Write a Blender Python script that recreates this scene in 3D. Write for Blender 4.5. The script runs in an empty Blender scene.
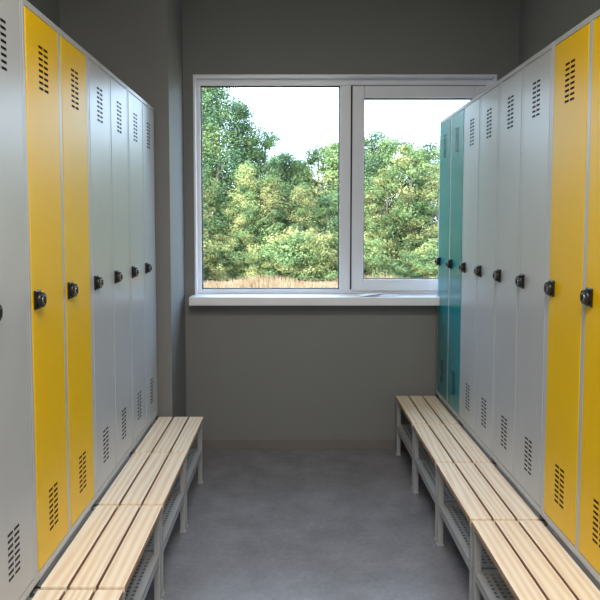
import bpy, math, random
import numpy as np
from mathutils import Vector, Matrix
random.seed(4); np.random.seed(4)
sc = bpy.context.scene
CAMH = 1.53

# ---------------------------------------------------------------- materials
def new_mat(name):
    m = bpy.data.materials.new(name); m.use_nodes = True
    return m, m.node_tree, m.node_tree.nodes["Principled BSDF"]

def mat(name, col, rough=0.5, metal=0.0, var=0.06, scale=3.0, bump=0.0, bscale=80, spec=0.5, coord='Object', stretch=(1,1,1)):
    m, nt, b = new_mat(name)
    tc = nt.nodes.new('ShaderNodeTexCoord'); mp = nt.nodes.new('ShaderNodeMapping')
    mp.inputs['Scale'].default_value = stretch
    nt.links.new(tc.outputs[coord], mp.inputs['Vector'])
    n = nt.nodes.new('ShaderNodeTexNoise'); n.inputs['Scale'].default_value = scale; n.inputs['Detail'].default_value = 6
    nt.links.new(mp.outputs[0], n.inputs['Vector'])
    r = nt.nodes.new('ShaderNodeValToRGB')
    r.color_ramp.elements[0].position = 0.3; r.color_ramp.elements[1].position = 0.7
    r.color_ramp.elements[0].color = tuple(c*(1-var) for c in col)+(1,)
    r.color_ramp.elements[1].color = tuple(min(1,c*(1+var)) for c in col)+(1,)
    nt.links.new(n.outputs['Fac'], r.inputs[0]); nt.links.new(r.outputs[0], b.inputs['Base Color'])
    b.inputs['Roughness'].default_value = rough; b.inputs['Metallic'].default_value = metal
    b.inputs['Specular IOR Level'].default_value = spec
    if bump > 0:
        n2 = nt.nodes.new('ShaderNodeTexNoise'); n2.inputs['Scale'].default_value = bscale; n2.inputs['Detail'].default_value = 3
        nt.links.new(tc.outputs[coord], n2.inputs['Vector'])
        bp = nt.nodes.new('ShaderNodeBump'); bp.inputs['Strength'].default_value = bump; bp.inputs['Distance'].default_value = 0.002
        nt.links.new(n2.outputs['Fac'], bp.inputs['Height']); nt.links.new(bp.outputs[0], b.inputs['Normal'])
    return m

M_wall = mat('grey_wall_paint', (0.215,0.22,0.215), 0.7, var=0.03, scale=1.5, bump=0.25, bscale=120)
M_ceil = mat('ceiling_paint', (0.6,0.6,0.58), 0.9, var=0.02)
M_base = mat('baseboard_vinyl', (0.20,0.18,0.172), 0.5, var=0.05)
M_frame = mat('white_upvc', (0.84,0.86,0.91), 0.3, var=0.01)
M_gask_gap = mat('black_gasket_gap_shade', (0.02,0.02,0.02), 0.6)
M_sill = mat('white_sill', (0.90,0.91,0.95), 0.3, var=0.02)
M_paper = mat('paper', (0.92,0.92,0.92), 0.8, var=0.01)
M_silver = mat('locker_silver_body', (0.46,0.48,0.50), 0.3, var=0.02, bump=0.06, bscale=300)
M_grey = mat('locker_grey_door', (0.475,0.49,0.50), 0.28, var=0.02, bump=0.06, bscale=300)
M_yel = mat('locker_yellow_door', (0.86,0.53,0.0), 0.36, var=0.02, bump=0.06, bscale=300, spec=0.3)
M_teal = mat('locker_teal_door', (0.0,0.23,0.255), 0.18, var=0.02, bump=0.03, bscale=300, spec=0.5)
M_inshade = mat('painted_interior_shade', (0.015,0.015,0.017), 0.9)
M_black = mat('black_plastic', (0.012,0.012,0.014), 0.35)
M_chrome = mat('lock_chrome', (0.6,0.6,0.62), 0.25, metal=0.9)
M_steel = mat('bench_steel_paint', (0.42,0.43,0.44), 0.45, var=0.03)

# floor: softly mottled linoleum
M_floor, nt, b = new_mat('linoleum_floor')
tc = nt.nodes.new('ShaderNodeTexCoord')
n1 = nt.nodes.new('ShaderNodeTexNoise'); n1.inputs['Scale'].default_value = 4; n1.inputs['Detail'].default_value = 10; n1.inputs['Roughness'].default_value = 0.68
n2 = nt.nodes.new('ShaderNodeTexNoise'); n2.inputs['Scale'].default_value = 45; n2.inputs['Detail'].default_value = 4
mx = nt.nodes.new('ShaderNodeMix'); mx.data_type = 'FLOAT'; mx.inputs[0].default_value = 0.25
rp = nt.nodes.new('ShaderNodeValToRGB')
rp.color_ramp.elements[0].position = 0.36; rp.color_ramp.elements[0].color = (0.18,0.18,0.198,1)
rp.color_ramp.elements[1].position = 0.64; rp.color_ramp.elements[1].color = (0.275,0.275,0.298,1)
nt.links.new(tc.outputs['Object'], n1.inputs['Vector']); nt.links.new(tc.outputs['Object'], n2.inputs['Vector'])
nt.links.new(n1.outputs['Fac'], mx.inputs[2]); nt.links.new(n2.outputs['Fac'], mx.inputs[3])
nt.links.new(mx.outputs[0], rp.inputs[0]); nt.links.new(rp.outputs[0], b.inputs['Base Color'])
b.inputs['Roughness'].default_value = 0.25

# pine wood, grain along Y (object coords)
M_wood, nt, b = new_mat('pine_wood')
tc = nt.nodes.new('ShaderNodeTexCoord'); mp = nt.nodes.new('ShaderNodeMapping'); mp.inputs['Scale'].default_value = (1,0.09,1)
oi = nt.nodes.new('ShaderNodeObjectInfo')
add = nt.nodes.new('ShaderNodeVectorMath'); add.operation = 'ADD'
mul = nt.nodes.new('ShaderNodeVectorMath'); mul.operation = 'SCALE'; mul.inputs['Scale'].default_value = 3.7
nt.links.new(oi.outputs['Location'], mul.inputs[0])
nt.links.new(tc.outputs['Object'], add.inputs[0]); nt.links.new(mul.outputs[0], add.inputs[1])
nt.links.new(add.outputs[0], mp.inputs['Vector'])
wv = nt.nodes.new('ShaderNodeTexWave'); wv.wave_type = 'BANDS'; wv.bands_direction = 'X'
wv.inputs['Scale'].default_value = 11; wv.inputs['Distortion'].default_value = 11; wv.inputs['Detail'].default_value = 2; wv.inputs['Detail Scale'].default_value = 0.6
nt.links.new(mp.outputs[0], wv.inputs['Vector'])
ns = nt.nodes.new('ShaderNodeTexNoise'); ns.inputs['Scale'].default_value = 70; nt.links.new(mp.outputs[0], ns.inputs['Vector'])
mx = nt.nodes.new('ShaderNodeMix'); mx.data_type = 'FLOAT'; mx.inputs[0].default_value = 0.5
nt.links.new(wv.outputs['Fac'], mx.inputs[2]); nt.links.new(ns.outputs['Fac'], mx.inputs[3])
rp = nt.nodes.new('ShaderNodeValToRGB')
rp.color_ramp.elements[0].position = 0.3; rp.color_ramp.elements[0].color = (0.95,0.83,0.66,1)
rp.color_ramp.elements[1].position = 0.9; rp.color_ramp.elements[1].color = (0.80,0.59,0.40,1)
nt.links.new(mx.outputs[0], rp.inputs[0]); nt.links.new(rp.outputs[0], b.inputs['Base Color'])
b.inputs['Roughness'].default_value = 0.36
M_woodside = mat('pine_slat_edge', (0.45,0.27,0.16), 0.6, var=0.15, scale=20)

# glass
M_glass = bpy.data.materials.new('window_glass'); M_glass.use_nodes = True
nt = M_glass.node_tree; nt.nodes.clear()
o = nt.nodes.new('ShaderNodeOutputMaterial'); mxs = nt.nodes.new('ShaderNodeMixShader')
tr = nt.nodes.new('ShaderNodeBsdfTransparent'); tr.inputs[0].default_value = (0.96,0.98,0.98,1)
gl = nt.nodes.new('ShaderNodeBsdfGlossy'); gl.inputs['Roughness'].default_value = 0.0
fr = nt.nodes.new('ShaderNodeFresnel'); fr.inputs[0].default_value = 1.4
nt.links.new(fr.outputs[0], mxs.inputs[0]); nt.links.new(tr.outputs[0], mxs.inputs[1]); nt.links.new(gl.outputs[0], mxs.inputs[2]); nt.links.new(mxs.outputs[0], o.inputs[0])

def leaf_mat(name, c1, c2, tl=0.3):
    m = bpy.data.materials.new(name); m.use_nodes = True
    nt = m.node_tree; nt.nodes.clear()
    o = nt.nodes.new('ShaderNodeOutputMaterial')
    tc = nt.nodes.new('ShaderNodeTexCoord'); n = nt.nodes.new('ShaderNodeTexNoise'); n.inputs['Scale'].default_value = 1.1; n.inputs['Detail'].default_value = 6
    nt.links.new(tc.outputs['Object'], n.inputs['Vector'])
    r = nt.nodes.new('ShaderNodeValToRGB'); r.color_ramp.elements[0].position = 0.36; r.color_ramp.elements[1].position = 0.64
    r.color_ramp.elements[0].color = c1+(1,); r.color_ramp.elements[1].color = c2+(1,)
    nt.links.new(n.outputs['Fac'], r.inputs[0])
    oi = nt.nodes.new('ShaderNodeObjectInfo'); mr = nt.nodes.new('ShaderNodeMapRange'); mr.inputs[3].default_value = 0.72; mr.inputs[4].default_value = 1.2
    nt.links.new(oi.outputs['Random'], mr.inputs[0])
    hs = nt.nodes.new('ShaderNodeHueSaturation'); nt.links.new(r.outputs[0], hs.inputs['Color']); nt.links.new(mr.outputs[0], hs.inputs['Value'])
    d = nt.nodes.new('ShaderNodeBsdfDiffuse'); t = nt.nodes.new('ShaderNodeBsdfTranslucent'); mi = nt.nodes.new('ShaderNodeMixShader'); mi.inputs[0].default_value = tl
    nt.links.new(hs.outputs[0], d.inputs[0]); nt.links.new(hs.outputs[0], t.inputs[0])
    nt.links.new(d.outputs[0], mi.inputs[1]); nt.links.new(t.outputs[0], mi.inputs[2]); nt.links.new(mi.outputs[0], o.inputs[0])
    return m
L_dark = leaf_mat('leaves_dark', (0.07,0.13,0.08), (0.15,0.25,0.12))
L_mid = leaf_mat('leaves_mid', (0.10,0.175,0.08), (0.25,0.34,0.14))
L_yel = leaf_mat('leaves_yellowgreen', (0.18,0.23,0.09), (0.40,0.40,0.18))
L_grass = leaf_mat('dry_grass', (0.25,0.18,0.10), (0.44,0.33,0.22))
M_bark = mat('bark', (0.14,0.125,0.10), 0.9, var=0.3, scale=10)
M_ground = mat('meadow_ground', (0.18,0.14,0.08), 0.95, var=0.35, scale=0.4)

# ---------------------------------------------------------------- mesh builder
class MB:
    def __init__(s): s.v=[]; s.f=[]; s.m=[]; s.mats=[]; s.smooth=[]
    def mi(s, m):
        if m not in s.mats: s.mats.append(m)
        return s.mats.index(m)
    def quad(s, pts, m, sm=False):
        k=len(s.v); s.v += [tuple(p) for p in pts]; s.f.append(tuple(range(k,k+len(pts)))); s.m.append(s.mi(m)); s.smooth.append(sm)
    def box(s, a, b, m, ch=0.0, mside=None):
        x0,y0,z0=a; x1,y1,z1=b
        if ch<=0:
            k=len(s.v)
            s.v += [(x0,y0,z0),(x1,y0,z0),(x1,y1,z0),(x0,y1,z0),(x0,y0,z1),(x1,y0,z1),(x1,y1,z1),(x0,y1,z1)]
            for q in [(0,3,2,1),(4,5,6,7),(0,1,5,4),(1,2,6,5),(2,3,7,6),(3,0,4,7)]:
                s.f.append(tuple(k+i for i in q)); s.m.append(s.mi(m)); s.smooth.append(False)
        else:
            import bmesh
            bm=bmesh.new(); bmesh.ops.create_cube(bm,size=1)
            for v in bm.verts:
                v.co=Vector(((x0+x1)/2+v.co.x*(x1-x0),(y0+y1)/2+v.co.y*(y1-y0),(z0+z1)/2+v.co.z*(z1-z0)))
            bmesh.ops.bevel(bm,geom=bm.edges[:],offset=ch,segments=2,affect='EDGES',profile=0.5)
            k=len(s.v); bm.verts.index_update(); bm.normal_update()
            s.v += [tuple(v.co) for v in bm.verts]
            for f in bm.faces:
                mm = mside if (mside is not None and abs(f.normal.x)>0.9) else m
                s.f.append(tuple(k+v.index for v in f.verts)); s.m.append(s.mi(mm)); s.smooth.append(False)
            bm.free()
    def cyl(s, p, axis, r0, r1, L, m, n=24, cap=True):
        ax=Vector(axis).normalized(); u=ax.orthogonal().normalized(); w=ax.cross(u)
        p=Vector(p); k=len(s.v)
        for i in range(n):
            a=2*math.pi*i/n; d=u*math.cos(a)+w*math.sin(a)
            s.v.append(tuple(p+d*r0)); s.v.append(tuple(p+ax*L+d*r1))
        for i in range(n):
            j=(i+1)%n
            s.f.append((k+2*i,k+2*j,k+2*j+1,k+2*i+1)); s.m.append(s.mi(m)); s.smooth.append(True)
        if cap:
            s.f.append(tuple(k+2*i for i in reversed(range(n)))); s.m.append(s.mi(m)); s.smooth.append(False)
            s.f.append(tuple(k+2*i+1 for i in range(n))); s.m.append(s.mi(m)); s.smooth.append(False)
    def mesh(s, name):
        me=bpy.data.meshes.new(name); me.from_pydata(s.v,[],s.f)
        for m in s.mats: me.materials.append(m)
        me.polygons.foreach_set('material_index', s.m); me.polygons.foreach_set('use_smooth', s.smooth)
        me.update(); return me
    def obj(s, name, loc=(0,0,0)):
        o=bpy.data.objects.new(name, s.mesh(name)); o.location=loc; sc.collection.objects.link(o); return o

def place(name, me, loc, rz=0, scale=(1,1,1), parent=None):
    o=bpy.data.objects.new(name, me); o.location=loc; o.rotation_euler=(0,0,rz); o.scale=scale; sc.collection.objects.link(o)
    if parent: o.parent=parent
    return o

# ---------------------------------------------------------------- room
YB=4.27; XL=-1.35; XR=1.50; YF=-2.6; H=3.2; T=0.3
WX0,WX1,WZ0,WZ1=-0.655,1.355,1.065,2.53
b=MB(); b.box((XL,YF,-0.12),(XR,YB,0),M_floor); b.obj('floor')
b=MB(); b.box((XL-T,YF-T,H),(XR+T,YB+T,H+0.2),M_ceil); b.obj('ceiling')
b=MB()
b.box((XL-T,YB,-1.1),(WX0,YB+T,H),M_wall); b.box((WX1,YB,-1.1),(XR+T,YB+T,H),M_wall)
b.box((WX0,YB,-1.1),(WX1,YB+T,WZ0),M_wall); b.box((WX0,YB,WZ1),(WX1,YB+T,H),M_wall)
b.obj('wall_back')
b=MB(); b.box((XL-T,YF,-1.1),(XL,YB,H),M_wall); b.obj('wall_left')
b=MB(); b.box((XR,YF,-1.1),(XR+T,YB,H),M_wall); b.obj('wall_right')
b=MB(); b.box((XL-T,YF-T,-1.1),(XR+T,YF,H),M_wall); b.obj('wall_front')
PX=-0.722; PY=3.77
b=MB(); b.box((XL,PY,0),(PX,YB,H),M_wall); b.obj('wall_pillar')
b=MB(); b.box((PX+0.012,YB-0.012,0),(XR,YB,0.075),M_base,0.003); b.obj('baseboard_back')
b=MB(); b.box((PX,PY-0.012,0),(PX+0.012,YB,0.075),M_base,0.003); b.obj('baseboard_left')

# window
b=MB()
fy0,fy1=YB+0.07,YB+0.14
t=0.012
b.box((WX0,YB-0.004,WZ0),(WX0+t,fy0,WZ1),M_frame); b.box((WX1-t,YB-0.004,WZ0),(WX1,fy0,WZ1),M_frame); b.box((WX0+t,YB-0.004,WZ1-t),(WX1-t,fy0,WZ1),M_frame)
b.box((WX0,fy0,WZ0),(WX0+0.036,fy1,WZ1),M_frame,0.004); b.box((WX1-0.05,fy0,WZ0),(WX1,fy1,WZ1),M_frame,0.004)
b.box((WX0+0.036,fy0,WZ1-0.055),(WX1-0.05,fy1,WZ1),M_frame,0.004); b.box((WX0+0.036,fy0,WZ0),(WX1-0.05,fy1,WZ0+0.03),M_frame,0.004)
mx0,mx1=0.324,0.397
b.box((mx0,fy0-0.004,WZ0+0.03),(mx1,fy1,WZ1-0.055),M_frame,0.004)
def ring(x0,x1,z0,z1,w,ya,yb,m,ch=0.003):
    b.box((x0,ya,z0),(x0+w,yb,z1),m,ch); b.box((x1-w,ya,z0),(x1,yb,z1),m,ch)
    b.box((x0+w,ya,z0),(x1-w,yb,z0+w),m,ch); b.box((x0+w,ya,z1-w),(x1-w,yb,z1),m,ch)
gx0,gx1,gz0,gz1=WX0+0.036,mx0,WZ0+0.03,WZ1-0.055
ring(gx0,gx1,gz0,gz1,0.006,fy0+0.02,fy0+0.05,M_gask_gap,0)
# opening sash, slightly proud, black strips paint the shadow gap to the frame
sx0,sx1,sz0,sz1=mx1+0.010,WX1-0.045,WZ0+0.022,WZ1-0.062
b.box((mx1-0.001,fy0+0.004,WZ0+0.03),(mx1+0.013,fy0+0.05,WZ1-0.05),M_gask_gap)
b.box((mx1,fy0+0.002,sz1-0.001),(sx1,fy0+0.05,WZ1-0.054),M_gask_gap)
ring(sx0,sx1,sz0,sz1,0.079,fy0-0.02,fy0+0.05,M_frame,0.005)
ring(sx0+0.079,sx1-0.079,sz0+0.079,sz1-0.079,0.005,fy0+0.0,fy0+0.04,M_gask_gap,0)
for (a0,a1,c0,c1) in ((gx0,gx1,gz0,gz1),(sx0+0.079,sx1-0.079,sz0+0.079,sz1-0.079)):
    b.quad([(a0,fy0+0.035,c0),(a1,fy0+0.035,c0),(a1,fy0+0.035,c1),(a0,fy0+0.035,c1)],M_glass)
b.obj('window_1')
b=MB(); b.box((WX0-0.02,YB-0.14,WZ0-0.056),(WX1+0.03,YB,WZ0),M_sill,0.006); b.box((WX0,YB,WZ0-0.056),(WX1,fy0,WZ0+0.0005),M_sill); b.obj('trim_1')
b=MB()
b.quad([(-0.15,-0.10,0),(0.15,-0.10,0),(0.15,0.10,0.0),(-0.15,0.10,0)],M_paper)
b.quad([(-0.15,-0.10,0.002),(-0.02,-0.08,0.012),(0.10,0.09,0.010),(-0.12,0.11,0.003)],M_paper)
o=b.obj('paper_sheet',(0.57,YB-0.04,WZ0+0.003)); o.rotation_euler=(0,0,0.25)
o.scale=(0.9,0.65,1)

# ---------------------------------------------------------------- lockers (2-door unit, faces +X, width along +Y)
LZ=0.41; LH=1.80; W=0.6; D=0.5
def locker_mesh(name, mdoor):
    b=MB(); e=0.001; S=M_silver
    b.box((-D,e,0),(-0.02,0.02,LH),S); b.box((-D,W-0.02,0),(-0.02,W-e,LH),S)
    b.box((-D,0.02,0),(-D+0.01,W-0.02,LH),S); b.box((-D,0.02,LH-0.01),(-0.02,W-0.02,LH),S); b.box((-D,0.02,0),(-0.02,W-0.02,0.01),S)
    b.box((-D+0.02,W/2-0.005,0.01),(-0.03,W/2+0.005,LH-0.01),S)
    b.box((-0.022,e,0),(0,0.016,LH),S,0.0015); b.box((-0.022,W-0.016,0),(0,W-e,LH),S,0.0015)
    b.box((-0.022,W/2-0.012,0.026),(0,W/2+0.012,LH-0.02),S,0.0015)
    b.box((-0.022,0.016,0),(0,W-0.016,0.026),S,0.0015); b.box((-0.022,0.016,LH-0.02),(0,W-0.016,LH),S,0.0015)
    b.quad([(-0.026,0.016,0.02),(-0.026,W-0.016,0.02),(-0.026,W-0.016,LH-0.02),(-0.026,0.016,LH-0.02)],M_inshade)  # near-black sheet paints the shade inside, behind vent slots and door gaps
    for (y0,y1) in ((0.0185,W/2-0.0145),(W/2+0.0145,W-0.0185)):
        z0,z1=0.029,LH-0.023; x=0.001; c=(y0+y1)/2
        ys=[y0,y0+0.002]; cols=[]
        sw,gp=0.034,0.008
        st=c-(2*sw+gp)/2
        for k in range(2):
            a=st+k*(sw+gp); ys += [a,a+sw]; cols.append(len(ys)-2)
        ys += [y1-0.002,y1]
        zs=[z0,z0+0.002]; rows=[]
        for base in (z0+0.085, z1-0.085-0.14):
            for k in range(8):
                a=base+k*0.0185; zs += [a,a+0.0085]; rows.append(len(zs)-2)
        zs += [z1-0.002,z1]
        for i in range(len(ys)-1):
            for j in range(len(zs)-1):
                if i in cols and j in rows: continue
                P=[]
                for (ii,jj) in ((i,j),(i+1,j),(i+1,j+1),(i,j+1)):
                    xx = x-0.0015 if (ii in (0,len(ys)-1) or jj in (0,len(zs)-1)) else x
                    P.append((xx,ys[ii],zs[jj]))
                b.quad(P,mdoor)
        xe=x-0.0015
        b.quad([(xe,y0,z0),(xe,y0,z1),(xe-0.018,y0,z1),(xe-0.018,y0,z0)],mdoor)
        b.quad([(xe,y1,z0),(xe-0.018,y1,z0),(xe-0.018,y1,z1),(xe,y1,z1)],mdoor)
        b.quad([(xe,y0,z0),(xe-0.018,y0,z0),(xe-0.018,y1,z0),(xe,y1,z0)],mdoor)
        b.quad([(xe,y0,z1),(xe,y1,z1),(xe-0.018,y1,z1),(xe-0.018,y0,z1)],mdoor)
        ly=y0+0.032; lz=LH/2-0.01
        b.box((x,ly-0.022,lz-0.030),(x+0.008,ly+0.022,lz+0.030),M_black,0.003)
        b.cyl((x+0.008,ly,lz),(1,0,0),0.025,0.023,0.015,M_black,28)
        b.cyl((x+0.023,ly,lz),(1,0,0),0.013,0.012,0.003,M_chrome,28)
        b.box((x+0.026,ly-0.004,lz-0.011),(x+0.031,ly+0.004,lz+0.011),M_black,0.001)
    return b.mesh(name)
ME={k:locker_mesh('locker_'+k,m) for k,m in (('grey',M_grey),('yellow',M_yel),('teal',M_teal))}
LX=-0.80; RX=0.965
LY=1.924; RY=1.79
for i,k in ((-2,'grey'),(-1,'grey'),(0,'yellow'),(1,'grey'),(2,'grey')):
    place('metal_locker', ME[k], (LX,LY+i*W,LZ))
for i,k in ((-2,'grey'),(-1,'grey'),(0,'yellow'),(1,'grey'),(2,'grey'),(3,'teal')):
    place('metal_locker', ME[k], (RX,RY+(i+1)*W,LZ), math.pi)

# ---------------------------------------------------------------- benches
BW=0.276; SH=0.398
def bench_mesh():
    b=MB(); S=M_steel; q=0.025
    for y0 in (0.012,W-0.012-q):
        for x0 in (BW-0.035,-0.06,-D+0.02):
            top = SH-0.022-0.02 if x0>0 else LZ-0.03
            b.box((x0,y0,0),(x0+q,y0+q,top),S,0.002)
            b.box((x0-0.003,y0-0.003,0),(x0+q+0.003,y0+q+0.003,0.008),S,0.001)
        b.box((-D+0.02,y0,LZ-0.033),(-0.035,y0+q,LZ-0.001),S,0.002)
        b.box((-0.035,y0,SH-0.044),(BW-0.006,y0+q,SH-0.0225),S,0.002)
        b.box((-0.035,y0,0.175),(BW-0.035,y0+q-0.005,0.195),S,0.002)
    b.box((-0.045,0.04,LZ-0.033),(-0.005,W-0.04,LZ-0.001),S,0.002)
    b.box((-D+0.02,0.04,LZ-0.033),(-D+0.045,W-0.04,LZ-0.001),S,0.002)
    sw=0.083; g=0.0085
    for i in range(3):
        x0=0.008+i*(sw+g)
        b.box((x0,0.008,SH-0.022),(x0+sw,W-0.008,SH),M_wood,0.003,M_woodside)
    x0,x1,y0,y1=-0.03,BW-0.012,0.006,W-0.006; z=0.202
    nx,ny=12,24; dx=(x1-x0)/nx; dy=(y1-y0)/ny
    for i in range(nx):
        for j in range(ny):
            cx=x0+(i+.5)*dx; cy=y0+(j+.5)*dy
            if (i in (0,nx-1)) or (j in (0,ny-1)):
                b.quad([(cx-dx/2,cy-dy/2,z),(cx+dx/2,cy-dy/2,z),(cx+dx/2,cy+dy/2,z),(cx-dx/2,cy+dy/2,z)],S); continue
            r=0.0068; out=[]; inn=[]
            for k in range(8):
                a=math.pi/4*k; c,s_=math.cos(a),math.sin(a); m=max(abs(c),abs(s_))
                out.append((cx+c/m*dx/2,cy+s_/m*dy/2,z)); inn.append((cx+c*r,cy+s_*r,z))
            for k in range(8):
                l=(k+1)%8; b.quad([out[k],out[l],inn[l],inn[k]],S)
    b.box((x1-0.002,y0,z-0.03),(x1,y1,z),S); b.box((x0,y0,z-0.03),(x0+0.002,y1,z),S)
    b.box((x0,y0,z-0.03),(x1,y0+0.002,z),S); b.box((x0,y1-0.002,z-0.03),(x1,y1,z),S)
    return b.mesh('bench')
BM=bench_mesh()
for i in range(-2,3): place('locker_room_bench',BM,(LX,LY+i*W,0))
for i in range(-2,4): place('locker_room_bench',BM,(RX,RY+(i+1)*W,0),math.pi)

# ---------------------------------------------------------------- outdoors
GZ=-1.0
b=MB(); b.quad([(-150,YB+T,GZ),(150,YB+T,GZ),(150,260,GZ),(-150,260,GZ)],M_ground); b.obj('meadow_ground')
def leaves(P, Nrm, size):
    n=len(P)
    a=np.random.normal(size=(n,3))*0.55+Nrm; a/=np.linalg.norm(a,axis=1)[:,None]
    c=np.random.normal(size=(n,3)); u=np.cross(a,c); u/=np.linalg.norm(u,axis=1)[:,None]
    w=np.cross(a,u)
    s=(size*(0.6+0.8*np.random.rand(n)))[:,None]
    V=np.stack([P-u*s,P+w*s*0.55,P+u*s,P-w*s*0.55],axis=1).reshape(-1,3)
    F=np.arange(4*n).reshape(n,4)
    return V,F
def tree_mesh(name, h, rad, crown0, nl, size, lmats, shape='round', nclus=70, spread=0.17):
    b=MB()
    b.cyl((0,0,0),(0.03,0,1),0.014*h,0.004*h,h*0.88,M_bark,9)
    C=[]
    for i in range(nclus):
        t=(i+random.random())/nclus; z=crown0+(h-crown0)*t
        if shape=='round': rr=rad*math.sqrt(max(0.03,1-(2*t-0.75)**2/1.65))
        else: rr=rad*(1.05-t)**0.7
        a=i*2.4+random.uniform(-.5,.5); r=rr*math.sqrt(random.uniform(0.15,1.1))
        C.append((r*math.cos(a),r*math.sin(a),z))
        if i%3==0:
            st=Vector((0.03*z*0.7,0,max(0.4,z-0.25*r-0.5))); en=Vector(C[-1]); d=en-st
            if d.length>0.1: b.cyl(st,d,0.004*h,0.001*h,d.length,M_bark,5,False)
    C=np.array(C); idx=np.random.randint(0,nclus,nl)
    sg=rad*spread*(0.5+1.0*np.random.rand(nclus))
    off=np.random.normal(size=(nl,3)); ln=np.linalg.norm(off,axis=1)[:,None]
    off=off/ln*np.minimum(ln,2.1)
    P=C[idx]+off*sg[idx][:,None]*np.array([1,1,0.65])
    N=off/np.linalg.norm(off,axis=1)[:,None]+np.array([0,0,0.4])
    P[:,2]=np.maximum(P[:,2],0.1)
    V,F=leaves(P,N,size)
    k=len(b.v); b.v += V.tolist(); b.f += (F+k).tolist()
    cm=np.array([b.mi(lmats[0 if random.random()<0.65 else 1]) for _ in range(nclus)])
    b.m += cm[idx].tolist(); b.smooth += [False]*nl
    return b.mesh(name)
T_dark=tree_mesh('tree_dark',10,1.8,0.5,26000,0.055,(L_dark,L_mid),'cone',100,0.19)
T_mid=tree_mesh('tree_mid',7,1.8,0.4,22000,0.05,(L_mid,L_dark),'round',62,0.18)
T_mid2=tree_mesh('tree_mid2',7,1.4,0.3,20000,0.045,(L_mid,L_yel),'cone',55,0.19)
T_yel=tree_mesh('tree_yel',6,1.4,0.4,18000,0.045,(L_yel,L_mid),'round',50,0.18)
T_yel2=tree_mesh('tree_yel2',6,1.1,0.3,15000,0.042,(L_yel,L_mid),'cone',42,0.2)
B_sh=tree_mesh('bush',2.0,1.2,0.05,7000,0.045,(L_yel,L_mid),'round',26)
B_dk=tree_mesh('bush2',2.0,1.3,0.05,7000,0.045,(L_mid,L_dark),'round',26)
TL=bpy.data.objects.new('tree_line',None); TL.location=(0,0,0); sc.collection.objects.link(TL)
def px(x,Y): return (x-292)/635*Y
def tr(me,x,Y,ytop,h,name='tree',wide=1.0):
    z=CAMH+(226-ytop)/635*Y-GZ; s=z/h
    place(name,me,(px(x,Y),Y,GZ),random.random()*6.28,(s*wide,s*wide,s),TL)
tr(T_dark,216,32.5,80,10,wide=1.15); tr(T_dark,240,34,106,10,wide=1.1); tr(T_dark,190,34,72,10); tr(T_dark,160,33,95,10); tr(T_dark,203,36,88,10)
tr(T_mid,264,34,132,7); tr(T_yel2,246,31,165,6); tr(T_mid,290,35,160,7,wide=1.1); tr(T_mid,318,34.5,148,7,wide=1.0); tr(T_mid,300,36,163,7)
tr(T_yel2,302,31,186,6,wide=1.3); tr(T_mid2,335,34,144,7,wide=1.3); tr(T_mid,376,34,136,7,wide=1.1); tr(T_yel,408,32,150,6,wide=1.1); tr(T_mid,400,35,142,7,wide=1.1)
tr(T_mid2,362,31.5,182,7,wide=1.3); tr(T_mid,430,34,146,7); tr(T_yel2,440,31,166,6,wide=1.2); tr(T_dark,495,36,120,10); tr(T_mid,480,33,150,7)
tr(T_dark,276,38,160,10,wide=1.4); tr(T_dark,302,38,166,10,wide=1.4); tr(T_dark,340,38,156,10,wide=1.4); tr(T_yel2,272,31,178,6,wide=1.3); tr(T_mid2,208,31,180,7,wide=1.2)
tr(T_mid2,226,31.5,198,7,wide=1.4); tr(T_mid,328,32,196,7,wide=1.2); tr(T_yel,386,31.5,172,6); tr(T_dark,418,37,156,10,wide=1.4); tr(T_dark,372,38,153,10,wide=1.4)
tr(T_mid,350,35,150,7); tr(T_mid,255,36,148,7)
tr(T_yel,244,31,190,6); tr(T_yel,258,31.5,182,6)
for x in (-5,-60,-110,20,70,115,135):
    tr(random.choice([T_mid,T_dark,T_mid2]),x,33+random.uniform(-1,2),random.uniform(100,150),8,wide=1.3)
for x in (520,555,590,630,680,730):
    tr(random.choice([T_mid,T_dark,T_mid2]),x,33+random.uniform(-1,2),random.uniform(110,155),8,wide=1.3)
for i in range(34):
    x=60+i*16+random.uniform(-6,6); Y=29.8+random.uniform(-0.4,0.7)
    tr(random.choice([B_sh,B_dk,B_sh]),x,Y,random.uniform(232,264),2.0,'bush',1.15)
n=30000
gx=np.random.uniform(-16,20,n); gy=np.random.uniform(21,27.5,n); hh=np.random.uniform(0.2,0.55,n)*(0.75+0.45*np.sin(gx*1.3)*np.sin(gy*0.9))
an=np.random.rand(n)*3.14; w=0.025
base=np.stack([gx,gy,np.full(n,GZ)],1); dv=np.stack([np.cos(an),np.sin(an),np.zeros(n)],1)*w
tp=base+np.stack([np.random.normal(size=n)*0.08,np.random.normal(size=n)*0.08,hh],1)
V=np.stack([base-dv,base+dv,tp],1).reshape(-1,3)
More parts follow.
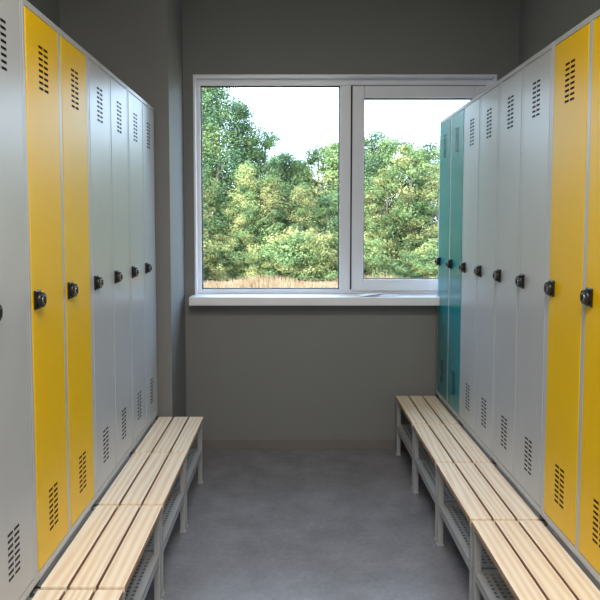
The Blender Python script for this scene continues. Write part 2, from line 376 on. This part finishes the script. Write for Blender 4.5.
me=bpy.data.meshes.new('meadow_grass'); me.from_pydata(V.tolist(),[],np.arange(3*n).reshape(n,3).tolist()); me.materials.append(L_grass)
place('meadow_grass',me,(0,0,0))

# ---------------------------------------------------------------- world & lights
w=bpy.data.worlds.new('World'); sc.world=w; w.use_nodes=True; nt=w.node_tree
bg=nt.nodes['Background']
sky=nt.nodes.new('ShaderNodeTexSky'); sky.sky_type='NISHITA'; sky.sun_disc=False; sky.sun_elevation=math.radians(42); sky.sun_rotation=math.radians(200)
sky.dust_density=1.5
mx=nt.nodes.new('ShaderNodeMix'); mx.data_type='RGBA'; mx.inputs[0].default_value=0.6
nt.links.new(sky.outputs[0],mx.inputs[6]); mx.inputs[7].default_value=(5.0,6.4,8.0,1)
nt.links.new(mx.outputs[2],bg.inputs[0]); bg.inputs[1].default_value=0.98
sl=bpy.data.lights.new('sun','SUN'); sl.energy=15; sl.angle=0.01; sl.color=(1,0.93,0.80)
so=bpy.data.objects.new('sun',sl); sc.collection.objects.link(so)
so.rotation_euler=Vector((0.85,0.45,-0.75)).to_track_quat('-Z','Y').to_euler()

for i,(y,p) in enumerate(((0.6,66),(-1.3,62))):  # added fill lamps on the ceiling, out of view, to brighten the room
    b=MB(); b.box((-0.6,-0.15,0),(0.6,0.15,0.05),M_frame,0.004); 
    o=b.obj('added_ceiling_fill',(0.1,y,H-0.05))
    al=bpy.data.lights.new('fill_panel','AREA'); al.shape='RECTANGLE'; al.size=1.15; al.size_y=0.26; al.energy=p; al.color=(1,0.95,0.88)
    lo=bpy.data.objects.new('fill_panel_light',al); lo.location=(0,0,-0.005); lo.parent=o; sc.collection.objects.link(lo)

# ---------------------------------------------------------------- camera
cd=bpy.data.cameras.new('camera'); co=bpy.data.objects.new('camera',cd); sc.collection.objects.link(co)
cd.sensor_width=36; cd.sensor_fit='HORIZONTAL'; cd.lens=635/600*36
cd.shift_x=8/600; cd.shift_y=-35.2/600; cd.clip_end=500
co.location=(0,0,CAMH); co.rotation_euler=(math.radians(90-3.5),0,0)
sc.camera=co
sc.view_settings.view_transform='Standard'; sc.view_settings.look='None'
